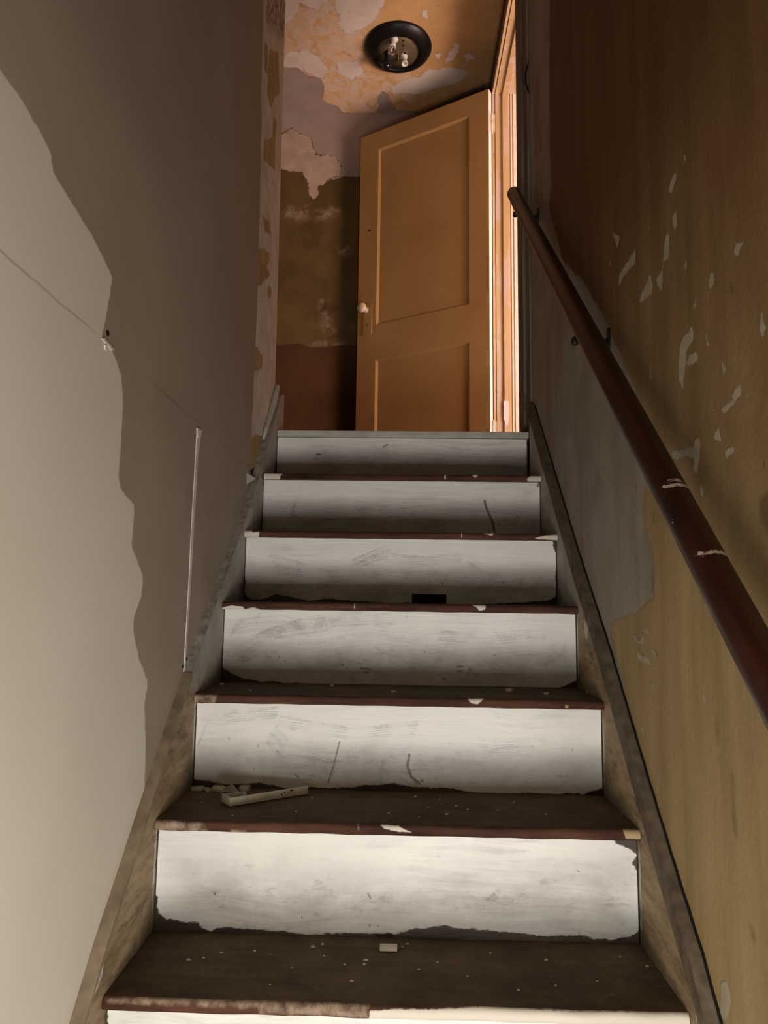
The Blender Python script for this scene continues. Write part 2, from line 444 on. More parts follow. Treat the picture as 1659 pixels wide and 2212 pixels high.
dry = surf('drywall_panel', f_dry, 330, 360, M_DRY,
     {'light': ((1, 2), [('poly', LIGHT)]),
      'crack': ((1, 2), [('line', tr([(522,-10),(545,110),(562,190)], 0, WL), .0015), ('line', tr([(566,150),(562,165),(574,194)], 0, WL), .002), ('line', tr([(534,1000),(541,1012),(547,1024)], 0, WL), .0022)])},
     parent=wl, extra=[(WL - .0045, WL - .0004, -3.2, 1.095, -1.0, ZC)])
dry['label'] = 'smooth taupe drywall with a lighter sprayed coat'
# joint bead, curled paper corner, nail holes
bm = bmesh.new()
bead = [(428, 930, 7), (427, 955, 8), (424, 985, 5), (420, 1060, 5), (415, 1140, 5), (410, 1240, 4), (404, 1340, 3.4), (397, 1452, 2.4)]
L = []; R_ = []
for x, y, wd_ in bead:
    L.append(tuple(inv(x - wd_ / 2, y, 0, WL)[1:])); R_.append(tuple(inv(x + wd_ / 2, y, 0, WL)[1:]))
prism(bm, L + R_[::-1], 0, WL - .001, WL + .0018)
obj('joint_bead', bm, M_BEAD, wl)
bm = bmesh.new()
prism(bm, [tuple(inv(x, y, 0, WL)[1:]) for x, y in [(424,924),(434,930),(431,946),(425,945)]], 0, WL, WL + .003)
prism(bm, [tuple(inv(x, y, 0, WL)[1:]) for x, y in [(219,731),(224,730),(246,757),(240,757)]], 0, WL, WL + .002)
prism(bm, [tuple(inv(x, y, 0, WL)[1:]) for x, y in [(225,745),(229,746),(230,758),(226,755)]], 0, WL, WL + .002)
obj('torn_paper', bm, M_BEAD, wl)
for x, y, r in [(232, 720, .0050), (394, 1440, .0036), (403, 1423, .0034), (534, 530, .0012)]:
    p = inv(x, y, 0, WL); bm = bmesh.new()
    lathe(bm, [(r, 0), (r * .9, .0012), (r * .5, .0004), (.0001, .0002)], (p[0] + .0002, p[1], p[2]), 16, Matrix.Rotation(math.pi / 2, 4, 'Y'))
    obj('nail_hole', bm, M_VOID, wl)
# torn drywall flap and hole at the skirt corner
bm = bmesh.new()
A, B, C_ = (inv(533, 1022, 0, WL), inv(532, 1046, 0, WL), inv(554, 1034, 0, WL + .012))
vs = [bm.verts.new(tuple(p)) for p in (A, B, C_)] + [bm.verts.new((p[0] - .002, p[1], p[2])) for p in (A, B, C_)]
for q in ((0, 1, 2), (3, 5, 4), (0, 3, 4, 1), (1, 4, 5, 2), (2, 5, 3, 0)): bm.faces.new([vs[i] for i in q])
obj('torn_flap', bm, M_BEAD, wl)
bm = bmesh.new()
prism(bm, [tuple(inv(x, y, 0, WL - .004)[1:]) for x, y in [(541,1018),(548,1011),(557,1010),(573,996),(563,1009),(554,1014),(552,1028),(545,1027)]], 0, WL - .006, WL - .0035)
obj('plaster_hole', bm, M_VOID, wl)

# ---- right wall with doorway (x = WR)
OY0, OY1, OZ = 1.735, 2.475, 3.405     # doorway
def f_wr(u, v):
    y = -1.2 + u * (1.56 + 1.2); z = -1.0 + v * (ZC + 1.0)
    return np.stack([np.full_like(z, WR), y, z], 1)
s8 = 2.212
FL = [[(905,150),(910,180),(885,260),(870,270),(880,210)],[(905,330),(912,400),(905,440),(888,430),(890,380)],[(870,410),(875,560),(845,600),(850,500)],[(845,600),(840,740),(825,720),(808,670),(835,640)],
 [(715,520),(710,600),(660,650),(630,710),(640,640),(680,580)],[(780,640),(797,690),(790,740),(730,790),(745,730),(765,700)],[(1250,450),(1240,510),(1210,530),(1200,575),(1183,540),(1190,500),(1230,490)],
 [(1080,630),(1090,680),(1070,730),(1060,700),(1065,650)],[(985,880),(990,960),(960,1000),(950,1080),(940,1190),(920,1160),(922,1010),(940,950),(965,930)],[(1010,1020),(1015,1060),(965,1090),(960,1060),(985,1020)],
 [(1310,820),(1325,850),(1335,920),(1320,955),(1308,900)],[(1055,930),(1068,985),(1055,990),(1045,945)],[(1130,1070),(1145,1110),(1135,1140),(1122,1110)],[(1215,1160),(1220,1210),(1190,1260),(1130,1310),(1122,1275),(1170,1240),(1195,1190)],
 [(1110,1365),(1125,1450),(1080,1435),(1095,1390)],[(1185,1460),(1180,1500),(1150,1530),(1142,1490)],[(1025,1430),(1020,1520),(1010,1600),(985,1590),(995,1530),(950,1510),(900,1540),(880,1500),(930,1480),(990,1470),(1000,1430)],
 [(1035,1650),(1042,1700),(1030,1715),(1018,1660)],[(1000,760),(1005,800),(992,820),(990,790)],[(945,60),(955,100),(945,110)],[(960,560),(955,640),(945,640),(950,580)],[(1295,940),(1290,975),(1283,975)],[(1080,1280),(1085,1305),(1072,1315)],[(1035,1310),(1042,1330),(1032,1345)],[(1180,1010),(1192,1055),(1180,1060)],[(785,1060),(792,1150),(784,1160)],[(600,440),(640,470),(625,520)],[(590,560),(596,600),(586,605)]]
s9 = 2.185
FL2 = [[(335,350),(352,380),(376,368),(388,398),(408,382),(418,345),(445,348),(442,370),(415,385),(410,415),(385,420),(358,388)],[(448,440),(470,455),(475,490),(455,470)],[(385,450),(410,470),(430,480),(450,495),(445,520),(412,505),(385,485)],
 [(445,575),(455,600),(472,630),(455,628),(443,600)],[(680,628),(705,655),(713,695),(695,685)],[(595,1325),(622,1345),(600,1347)],[(400,800),(417,830),(408,862)],[(432,700),(440,720),(434,728)],[(780,2020),(815,2010),(830,2110),(800,2212),(770,2150)]]
GREY = tr([(1137,-30),(1188,-30),(1186,200),(1190,400),(1185,450),(1215,560),(1262,615),(1312,700),(1350,780),(1380,860),(1400,950),(1398,1050),(1388,1110),(1405,1180),(1414,1230),(1412,1290),(1380,1322),(1322,1345),(1318,1358),(1326,1400),(1340,1440),(1352,1490),(1300,1500),(1140,1200)], 0, WR)
STAIN = [('line', tr([(1581,1676),(1584,1740),(1588,1800)], 0, WR), .004), ('line', tr([(1625,2014),(1626,2020)], 0, WR), .006), ('poly', tr([(1640,1080),(1659,1060),(1690,1120),(1670,1180),(1645,1130)], 0, WR)), ('line', tr([(1548,1540),(1550,1600)], 0, WR), .003), ('line', tr([(1410,1230),(1411,1280)], 0, WR), .003)]
wr = surf('wall_right', f_wr, 340, 440, M_RIGHT,
     {'flake': ((1, 2), [('poly', tr(p, 0, WR, 1050, 300, s8)) for p in FL] + [('poly', tr(p, 0, WR, 1200, 1200, s9)) for p in FL2]),
      'grey': ((1, 2), [('poly', GREY)]), 'stain': ((1, 2), STAIN)},
     extra=[(WR + .0005, WR + .12, -1.2, OY0 - .005, -1.0, ZC), (WR, WR + .12, -2.5, -1.2, -1, ZC), (WR, WR + .12, OY0 - .005, 2.505, OZ + .028, ZC), (WR, WR + .12, 2.505, 3.05, LAND - .1, ZC), (WR, WR + .12, -3.2, -2.5, -1, ZC)])
tag(wr, kind='structure')

# ---- back wall of landing
def f_bk(u, v):
    x = -1.35 + u * (WR + 1.35); z = LAND + v * (ZC - LAND)
    return np.stack([x, np.full_like(x, 2.95), z], 1)
s1 = 2.37
W_BACK = [[(150,690),(215,655),(250,680),(310,700),(325,740),(340,790),(440,800),(470,850),(460,900),(400,920),(350,950),(345,1000),(320,1030),(300,940),(270,885),(150,862)]]
W_BACK2 = [[(180,34),(215,4),(285,-1),(290,44),(250,54),(215,39)], [(320,34),(350,19),(440,14),(430,44),(350,52)], [(365,480),(400,470),(415,560),(425,620),(395,640),(370,600)], [(150,735),(170,715),(300,720),(310,735),(240,725)], [(455,195),(490,190),(495,230),(465,235)], [(340,700),(470,690),(480,715),(400,712)]]
TP = tr([(-400,500),(-400,860),(150,860),(265,880),(300,895),(345,940),(470,905),(620,905),(1400,905),(1400,300),(300,300)], 1, 2.95, 540, 0, s1)
LOW = tr([(-500,705),(140,700),(240,690),(330,712),(480,700),(700,700),(700,1400),(-500,1400)], 1, 2.95, 540, 450, s1)
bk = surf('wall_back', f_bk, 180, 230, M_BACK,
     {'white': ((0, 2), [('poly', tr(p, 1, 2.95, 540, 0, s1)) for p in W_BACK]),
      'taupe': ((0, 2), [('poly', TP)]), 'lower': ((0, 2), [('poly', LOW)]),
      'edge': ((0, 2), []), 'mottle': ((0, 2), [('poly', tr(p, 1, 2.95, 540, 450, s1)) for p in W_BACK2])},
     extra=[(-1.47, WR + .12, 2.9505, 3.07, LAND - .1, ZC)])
# the peeled area shows the layer under the taupe coat
a = bk.data.attributes; t_ = np.empty(len(bk.data.vertices), np.float32); w_ = t_.copy()
a['taupe'].data.foreach_get('value', t_); a['white'].data.foreach_get('value', w_)
a['taupe'].data.foreach_set('value', np.minimum(t_, -w_)); tag(bk, kind='structure')

# ---- ceiling
def f_ce(u, v):
    x = -1.35 + u * (WR + 1.35); y = 1.6 + v * 1.35
    return np.stack([x, y, np.full_like(x, ZC)], 1)
WC = [[(150,-60),(370,-60),(390,10),(340,60),(300,40),(250,20),(230,100),(180,120),(150,120)], [(430,-60),(720,-60),(690,20),(650,60),(645,100),(600,130),(560,150),(520,170),(490,175),(450,135),(470,90),(440,50)],
      [(1050,220),(1080,225),(1060,270),(1040,310),(1000,318),(1020,280)], [(1090,285),(1130,265),(1150,300),(1115,315)], [(945,282),(975,280),(965,308)], [(870,400),(900,360),(1000,348),(1080,350),(1110,372),(1100,400),(1050,430),(960,455),(860,480),(740,480),(720,445),(800,400)],
      [(180,270),(300,260),(360,300),(400,370),(380,400),(300,380),(240,345),(150,340)], [(440,320),(560,310),(580,380),(520,410),(450,380)], [(880,60),(900,55),(905,90),(885,85)]]
MOT = [[(150,-80),(700,-80),(640,100),(590,170),(590,330),(700,390),(870,370),(900,480),(760,560),(700,480),(640,590),(470,580),(380,500),(340,400),(150,340)]]
TPC = [[(60,345),(180,345),(240,350),(300,390),(360,400),(380,440),(370,510),(400,530),(440,540),(475,578),(560,582),(645,590),(656,540),(650,500),(680,465),(705,480),(720,520),(745,565),(880,572),(1250,410),(1400,650),(60,700)]]
ce = surf('ceiling', f_ce, 300, 230, M_CEIL,
     {'white': ((0, 1), [('poly', tr(p, 2, ZC, 540, 0, s1)) for p in WC]),
      'mottle': ((0, 1), [('poly', tr(p, 2, ZC, 540, 0, s1)) for p in MOT]),
      'taupe': ((0, 1), [('poly', tr(p, 2, ZC, 540, 0, s1)) for p in TPC]),
      'edge': ((0, 1), [('line', tr([(235,350),(300,390),(345,402)], 2, ZC, 540, 0, s1), .0015)])},
     extra=[(-1.47, WR + .12, 1.5, 3.07, ZC + .0005, ZC + .1), (WL - .12, WR + .12, -3.2, 1.6, ZC, ZC + .1)])
tag(ce, kind='structure')

# ---- hall closing walls, floors, side room
tag(obj('wall_hall', boxes([(-1.47, -1.35, 1.5, 3.07, LAND - .1, ZC), (-1.35, WL - .12, 1.45, 1.53, LAND - .1, ZC)]), M_HALL), kind='structure')
tag(obj('floor_landing', boxes([(-1.35, .56, 1.62, 2.95, LAND - .12, LAND - .002), (.56, 3.2, .6, 4.2, LAND - .12, LAND - .002)]), M_FLOOR), kind='structure')
tag(obj('floor_lower', boxes([(WL, WR, -3.2, -1.07, -1.08, -1.0)]), M_FLOOR), kind='structure')
tag(obj('wall_side_room', boxes([(3.2, 3.3, .5, 4.3, LAND - .1, ZC), (WR + .12, 3.2, 4.2, 4.3, LAND - .1, ZC), (WR + .12, 3.2, .5, .6, LAND - .1, ZC)]), M_ROOM), kind='structure')
tag(obj('ceiling_side_room', boxes([(WR + .12, 3.3, .5, 4.3, ZC, ZC + .1)]), M_ROOM), kind='structure')

# ---- door frame
fr = empty('trim_1', (.5, 2.48, LAND)); tag(fr, kind='structure')
X0 = .436
obj('jamb', boxes([(X0, .449, OY1 + .004, 2.505, LAND, OZ + .004), (.451, .575, OY1, 2.505, LAND, OZ)], .0015), M_FRAME, fr)
obj('head_jamb', boxes([(X0, .449, OY0 - .03, 2.505, OZ + .004, OZ + .03), (.451, .575, OY0 - .03, 2.505, OZ, OZ + .027)], .0015), M_FRAME, fr)
obj('door_stop', boxes([(.486, .519, OY1 - .012, OY1, LAND, OZ), (.486, .519, OY0, OY1, OZ - .012, OZ)], .002), M_FRAME, fr)
ib = obj('inner_bead', boxes([(.527, .533, OY1 - .005, OY1, LAND, OZ), (.541, .575, OY1 - .004, OY1, LAND, OZ)], .0012), plain('white_lit_bead', (.80, .70, .60), .5, 0, .1), fr); ib['label'] = 'bead along the jamb, the light on it put into its white'  # white colour put in for the bright light on the jamb edge
bm = bmesh.new(); prism(bm, [(inv(x, y, 1, OY1 - .012)[0], inv(x, y, 1, OY1 - .012)[2]) for x, y in [(1088,866),(1099,866),(1100,895),(1097,915),(1093,921),(1089,905)]], 1, OY1 - .0126, OY1 - .0121)
pp = obj('paint_patch', bm, plain('lilac_white_paint', (.74, .62, .62), .5, 0, .05), fr)
obj('near_jamb', boxes([(.451, .575, OY0 - .03, OY0, LAND, OZ)], .0015), M_FRAME, fr)
cs = obj('casing', boxes([(X0, WR, 1.615, OY0 - .006, LAND, ZC - .004)], .002), M_CASE, fr)
cs['label'] = 'weathered grey-brown casing board'
cs2 = obj('casing', boxes([(.445, WR, 1.535, 1.612, LAND - .01, ZC - .004)], .002), M_CASE, fr); cs2['label'] = 'thin flat grey-brown filler board'
obj('head_casing', boxes([(.440, WR, OY0 - .006, 2.505, OZ + .031, OZ + .10)], .002), M_CASE, fr)

# ---- door (hinged at the far jamb, standing open into the landing)
H = Vector((.414, 2.455, 0)); U = Vector((-.8665, .4992, 0)).normalized(); NN = Vector((-U.y, U.x, 0))
if NN.y > 0: NN = -NN
DM = Matrix((( U.x, NN.x, 0, H.x), (U.y, NN.y, 0, H.y), (0, 0, 1, 0), (0, 0, 0, 1)))
door = empty('door_1', (H.x, H.y, LAND)); tag(door, kind='structure')
Z0, Z1, DW, DT = LAND + .012, 3.42, .781, .034
us = (0, .11, .661, DW); PAN = [(1.62, 2.092), (2.288, 3.312)]
bm = bmesh.new()
for a_, b_, c_, d_ in ((us[0], us[1], Z0, Z1), (us[2], us[3], Z0, Z1), (us[1], us[2], Z0, PAN[0][0]), (us[1], us[2], PAN[0][1], PAN[1][0]), (us[1], us[2], PAN[1][1], Z1)):
    box(bm, a_, b_, -DT, 0, c_, d_, M=DM)
for (za, zb) in PAN:      # sloped sticking round each panel
    o_ = [(us[1], za), (us[2], za), (us[2], zb), (us[1], zb)]; k = .012
    i_ = [(us[1] + k, za + k), (us[2] - k, za + k), (us[2] - k, zb - k), (us[1] + k, zb - k)]
    for s_ in (0, 1):
        yo, yi = (0, -.010) if s_ == 0 else (-DT, -DT + .010)
        O = [bm.verts.new(DM @ Vector((a_, yo, b_))) for a_, b_ in o_]; I = [bm.verts.new(DM @ Vector((a_, yi, b_))) for a_, b_ in i_]
        for q in range(4): bm.faces.new((O[q], O[(q + 1) % 4], I[(q + 1) % 4], I[q]))
me = bpy.data.meshes.new('door_frame'); bm.to_mesh(me); bm.free(); link('door_frame', me, M_DOOR, door)
for (za, zb) in PAN:
    bm = bmesh.new(); box(bm, us[1] + .002, us[2] - .002, -DT + .0102, -.0102, za + .002, zb - .002, M=DM); obj('door_panel', bm, M_DOOR, door)
bm = bmesh.new(); box(bm, .686, .741, 0, .005, 2.24, 2.415, .0015, DM); lp = obj('lock_plate', bm, M_DOOR, door)
bm = bmesh.new(); box(bm, .7155, .7195, .005, .0056, 2.288, 2.300, 0, DM)
lathe(bm, [(.0035, .0052), (.0001, .0056)], (0, 0, 0), 12, DM @ Matrix.Translation((.7175, 0, 2.302)) @ Matrix.Rotation(-math.pi / 2, 4, 'X')); obj('keyhole', bm, M_VOID, lp)
M_PALE = plain('pale_lit_edge', (.82, .74, .66), .5, 0, .08)
bm = bmesh.new(); box(bm, -.0014, .0, -DT, 0, Z0, Z1, 0, DM); de = obj('door_edge', bm, M_PALE, door); de['label'] = 'pale painted hinge edge, lightened for the light falling on it'  # pale strip added so the hinge edge looks lit
KM = DM @ Matrix.Translation((.727, .004, 2.383)) @ Matrix.Rotation(-math.pi / 2, 4, 'X')
bm = bmesh.new(); lathe(bm, [(.0001, 0), (.019, 0), (.019, .003), (.009, .005), (.009, .020), (.016, .024), (.0255, .033), (.028, .041), (.0255, .049), (.017, .055), (.0001, .057)], (0, 0, 0), 32, KM)
kn = obj('door_knob', bm, plain('yellowed_knob', (.55, .40, .27), .4), door, True); kn['label'] = 'pale round knob'
bm = bmesh.new(); box(bm, .703, .722, 0, .0015, 2.84, 2.845, 0, DM); obj('screw_slot', bm, M_VOID, door)
for z_ in (3.245, 1.63):
    bm = bmesh.new()
    box(bm, -.0015, 0, -DT + .002, -.004, z_ - .05, z_ + .05, M=DM)
    hp = DM @ Vector((-.006, -DT + .002, 0))
    for k in range(5): tube(bm, [(hp.x, hp.y, z_ - .05 + k * .02 + .001), (hp.x, hp.y, z_ - .031 + k * .02)], .0055, 10)
    tube(bm, [(hp.x, hp.y, z_ - .056), (hp.x, hp.y, z_ + .056)], .004, 10)
    box(bm, .4365, .450, OY1 + .0015, OY1 + .004, z_ - .05, z_ + .05)
    h_ = obj('hinge', bm, M_HINGE, door); h_['label'] = 'paint-clogged pale hinge'

# ================================================================== STAIRCASE
YN = [-.86, -.645, -.43, -.215, 0, .2155, .4204, .6399, .8532, 1.0701, 1.2957, 1.5166]
ZN = [-.8, -.6, -.4, -.2, 0, .2, .3999, .5987, .7987, .9989, 1.204, LAND]
OV, TH = .0193, .0195
stair = empty('staircase', (0, 0, -1.0))
tag(stair, 'enclosed wooden staircase with roughly brushed white risers and dirty brown treads', 'staircase')
def riser(i):
    k = i - 4; yr = YN[i] + OV; zb = ZN[i - 1] if i else -1.0; zt = ZN[i] - (TH if i < 11 else .024)
    x0, x1 = XL + .003, XR - .003
    P = []; MK = []; ST = []; SM = []
    if k < 1: P = [[(x0 + .005, zb + .01), (x1 - .005, zb + .01), (x1 - .005, zt), (x0 + .005, zt)]]
    T = lambda pts: tr(pts, 1, yr)
    if k == 1: P = [[(x0 + .006, zb), (x1 - .006, zb), (x1 - .004, zt + .02), (x0 + .004, zt + .02)]]
    if k == 2:
        P = [T([(346,1785),(1180,1790),(1290,1800),(1330,1822),(1356,1834),(1371,1846),(1362,1868),(1378,1890),(1378,1930),(1384,1970),(1376,2008),(1360,2022),(1320,2026),(1250,2020),(1180,2018),(1100,2014),(1040,2004),(960,1997),(900,2002),(850,2016),(760,2012),(660,2014),(560,2005),(500,2000),(470,2002),(455,2008),(440,2000),(430,1990),(400,1988),(385,1984),(360,1980),(345,1968),(338,1900)])]
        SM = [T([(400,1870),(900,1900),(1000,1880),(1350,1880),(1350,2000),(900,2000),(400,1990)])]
        MK = [(T([(795,1930),(800,1940)]), .0015)]
    if k == 3:
        P = [T([(424,1505),(1298,1520),(1306,1560),(1308,1700),(1255,1712),(1100,1712),(1030,1708),(960,1700),(900,1698),(850,1690),(780,1697),(700,1698),(620,1700),(560,1688),(520,1692),(470,1690),(418,1680),(418,1560)])]
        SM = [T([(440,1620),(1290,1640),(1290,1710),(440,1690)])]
        MK = [(T([(884,1630),(880,1655),(888,1678),(905,1692)]), .0028), (T([(733,1603),(722,1650),(709,1690)]), .0016), (T([(636,1672),(645,1680)]), .0015)]
        ST = [(T([(590,1580),(640,1630),(700,1650),(730,1655)]), .002), (T([(600,1590),(650,1650),(720,1680)]), .0015), (T([(580,1595),(620,1640),(680,1672)]), .0015), (T([(880,1630),(840,1635),(822,1655),(826,1680)]), .002), (T([(900,1645),(980,1650),(1060,1662)]), .0014), (T([(1060,1620),(1100,1615),(1150,1622)]), .002), (T([(600,1560),(760,1585),(900,1570)]), .0012), (T([(430,1600),(450,1560),(500,1545),(600,1540)]), .002)]
    if k == 4:
        P = [T([(485,1305),(1240,1312),(1246,1400),(1246,1468),(1210,1484),(1000,1482),(860,1482),(700,1478),(600,1472),(560,1470),(530,1466),(500,1452),(481,1440),(482,1380)])]
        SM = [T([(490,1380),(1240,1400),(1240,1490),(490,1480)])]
        MK = [(T([(738,1436),(741,1437)]), .0025), (T([(780,1443),(800,1446)]), .0018), (T([(788,1452),(796,1453)]), .0018), (T([(988,1440),(1000,1440)]), .002), (T([(988,1450),(998,1450)]), .002), (T([(955,1466),(962,1467)]), .002), (T([(1012,1445),(1018,1446)]), .002)]
        ST = [(T([(520,1405),(560,1375),(640,1350),(760,1340),(880,1335)]), .0022), (T([(520,1395),(580,1365),(680,1342),(780,1332)]), .0018), (T([(525,1412),(600,1370),(720,1348)]), .0016), (T([(500,1365),(520,1345),(560,1335)]), .0016), (T([(950,1372),(1060,1378),(1180,1372)]), .0012), (T([(1180,1430),(1205,1418),(1218,1405)]), .0018)]
    if k == 5:
        P = [T([(533,1150),(1190,1158),(1199,1200),(1200,1285),(1180,1296),(1080,1302),(960,1303),(860,1301),(770,1297),(700,1290),(665,1296),(640,1292),(622,1285),(595,1280),(575,1290),(550,1294),(531,1288),(531,1200)])]
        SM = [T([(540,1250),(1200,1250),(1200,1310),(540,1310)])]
        MK = [(T([(955,1258),(957,1265)]), .0012)]
        ST = [(T([(580,1205),(620,1215),(680,1235),(740,1250)]), .0022), (T([(575,1225),(630,1235),(700,1240)]), .002), (T([(560,1265),(620,1275),(700,1268),(750,1255)]), .0016), (T([(760,1215),(800,1200),(830,1190)]), .0022), (T([(765,1225),(810,1205),(840,1198)]), .0018), (T([(750,1235),(900,1242),(1040,1250),(1130,1262)]), .0018), (T([(960,1262),(1060,1268),(1130,1258)]), .0016), (T([(1010,1210),(1040,1235),(1080,1250)]), .0018), (T([(830,1205),(920,1210),(1000,1206)]), .0014)]
    if k == 6:
        P = [T([(540,1005),(1190,1005),(1190,1162),(540,1160)])]
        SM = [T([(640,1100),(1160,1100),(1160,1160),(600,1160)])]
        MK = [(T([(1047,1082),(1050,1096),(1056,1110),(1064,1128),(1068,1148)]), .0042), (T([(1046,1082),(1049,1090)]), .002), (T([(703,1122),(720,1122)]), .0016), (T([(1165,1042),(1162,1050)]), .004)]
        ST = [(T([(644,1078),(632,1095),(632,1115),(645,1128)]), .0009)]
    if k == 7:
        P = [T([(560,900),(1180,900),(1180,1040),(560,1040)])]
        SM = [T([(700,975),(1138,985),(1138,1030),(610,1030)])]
        MK = [(T([(684,981),(692,981)]), .003), (T([(828,965),(838,960)]), .0022), (T([(1137,948),(1137,1024)]), .0012)]
    f = lambda u, v: np.stack([x0 + u * (x1 - x0), np.full_like(u, yr), zb - .004 + v * (zt - zb + .004)], 1)
    big = k >= 1
    r = surf('riser', f, 600 if big else 60, 126 if big else 14, M_RISER,
        {'paint': ((0, 2), [('poly', p) for p in P]), 'smear_shade': ((0, 2), [('poly', p) for p in SM]), 'mark': ((0, 2), [('line', a, b) for a, b in MK]), 'stroke': ((0, 2), [('line', [(p[0] + q * .0012, p[1] + q * .0042 + .002 * math.sin(q * 5 + p[0] * 30)) for p in a], .0007) for a, b in ST for q in (-3, -2, -1, 0, 1, 2, 3)])},
        parent=stair, extra=[(x0, x1, yr + .0005, yr + .018, zb - .004, zt)])
    if k == 2: r['label'] = 'riser with thick white paint stopping raggedly above the tread'
    if k == 5: r['label'] = 'white riser with a small black rectangular slot at its foot'
    return r
CH = {1: [('chip', [(795,2215),(800,2184),(850,2180),(950,2183),(1050,2179),(1150,2184),(1250,2188),(1492,2192),(1495,2240),(795,2240)]), ('worn', [(560,2164),(795,2170),(795,2200),(560,2190)]), ('worn', [(225,2155),(420,2158),(560,2164),(560,2176),(225,2166)])],
      2: [('chip', [(822,1783),(860,1785),(888,1798),(862,1797),(832,1790)]), ('tan', [(1346,1791),(1387,1790),(1387,1812),(1352,1812)]), ('worn', [(335,1775),(440,1778),(450,1798),(335,1798)]), ('chip', [(773,1782),(775,1782),(775,1802),(773,1802)]), ('worn', [(500,1795),(530,1792),(535,1800),(505,1802)])],
      3: [('chip', [(1008,1507),(1048,1508),(1032,1521),(1016,1518)]), ('worn', [(416,1500),(470,1500),(460,1522),(416,1520)]), ('tan', [(1221,1524),(1228,1524),(1228,1530),(1221,1530)])],
      4: [('chip', [(478,1313),(500,1308),(524,1310),(528,1316),(545,1312),(558,1315),(570,1322),(478,1322)]), ('chip', [(1018,1306),(1050,1307),(1048,1317),(1036,1320),(1030,1312)]), ('chip', [(765,1302),(767,1302),(767,1316),(765,1316)])],
      5: [('chip', [(522,1140),(542,1143),(546,1150),(560,1148),(558,1162),(522,1162)]), ('chip', [(1150,1164),(1175,1157),(1206,1154),(1206,1167)]), ('chip', [(1040,1150),(1070,1150),(1062,1157)]), ('chip', [(996,1148),(998,1148),(998,1162),(996,1162)])],
      6: [('chip', [(570,1018),(614,1020),(606,1028),(604,1036),(570,1036)]), ('chip', [(1138,1034),(1150,1026),(1172,1024),(1172,1040),(1140,1040)]), ('chip', [(1018,1025),(1034,1026),(1027,1033)]), ('chip', [(960,1024),(963,1024),(963,1036),(960,1036)])]}
def tread(i):
    k = i - 4; y0, z0 = YN[i], ZN[i]; y1 = YN[i + 1] + OV + .004
    r = TH * .42
    prof = [(y1, z0)] + [(y0 + r + (y1 - y0 - r) * (1 - t), z0) for t in np.linspace(.05, 1, 26)]
    prof += [(y0 + r - r * math.sin(a), z0 - r + r * math.cos(a)) for a in np.linspace(.3, math.pi / 2, 5)]
    prof += [(y0, z0 - r - t * (TH - 2 * r)) for t in (.25, .5, .75, 1)]
    prof += [(y0 + r - r * math.cos(a), z0 - TH + r - r * math.sin(a)) for a in np.linspace(.3, math.pi / 2, 4)]
    prof += [(y0 + OV + .012, z0 - TH)]
    pr = np.array(prof); s = np.linspace(0, 1, len(pr))
    def f(u, v):
        x = XL + .001 + u * (XR - XL - .002)
        y = np.interp(v, s, pr[:, 0]); z = np.interp(v, s, pr[:, 1])
        fw = np.clip(1 - (y - y0) / .02, 0, 1)
        y = y + fw * (.0010 * np.sin(x * 23 + i) + .0006 * np.sin(x * 71 + 2 * i)); z = z - fw * .0006 * (1 + np.sin(x * 57 + i))
        return np.stack([x, y, z], 1)
    g = {'chip': [], 'worn': [], 'tan': []}
    for nm, pts in CH.get(k, []): g[nm].append(('poly', tr(pts, 1, y0)))
    big = k >= 1
    o = surf('tread', f, 280 if big else 40, len(pr) - 1, M_TREAD, {q: ((0, 2), v) for q, v in g.items()}, parent=stair,
             extra=[(XL + .002, XR - .002, y0 + .008, y1, z0 - TH + .001, z0 - .001)], smooth=True)
    me = o.data; X = np.empty(len(me.vertices) * 3); me.vertices.foreach_get('co', X); X = X.reshape(-1, 3)
    nd = np.clip(y0 + .006 - X[:, 1], -.2, .2).astype(np.float32)
    a = me.attributes.new('nose', 'FLOAT', 'POINT'); a.data.foreach_set('value', nd)
    front = X[:, 1] < y0 + .010
    for q in g:      # chips belong to the nosing only
        vv = np.empty(len(X), np.float32); me.attributes[q].data.foreach_get('value', vv)
        me.attributes[q].data.foreach_set('value', np.where(front, vv, -.2).astype(np.float32))
    return o
for i in range(0, 12): riser(i)
for i in range(0, 11): tread(i)
# landing nosing, painted
bm = bmesh.new(); box(bm, XL + .002, XR + .003, YN[11] + .010, 1.62, LAND - .022, LAND, .002)
ln = obj('landing_nosing', bm, None, stair); ln.data.materials.append(plain('grubby_white_paint', (.52, .485, .43), .5, 0, .12, 20))
bm = bmesh.new(); box(bm, inv(890, 1290, 1, YN[9] + OV)[0], inv(964, 1290, 1, YN[9] + OV)[0], YN[9] + OV - .0012, YN[9] + OV, .797, inv(900, 1283, 1, YN[9] + OV)[2])
sl = obj('vent_slot', bm, M_VOID, stair)

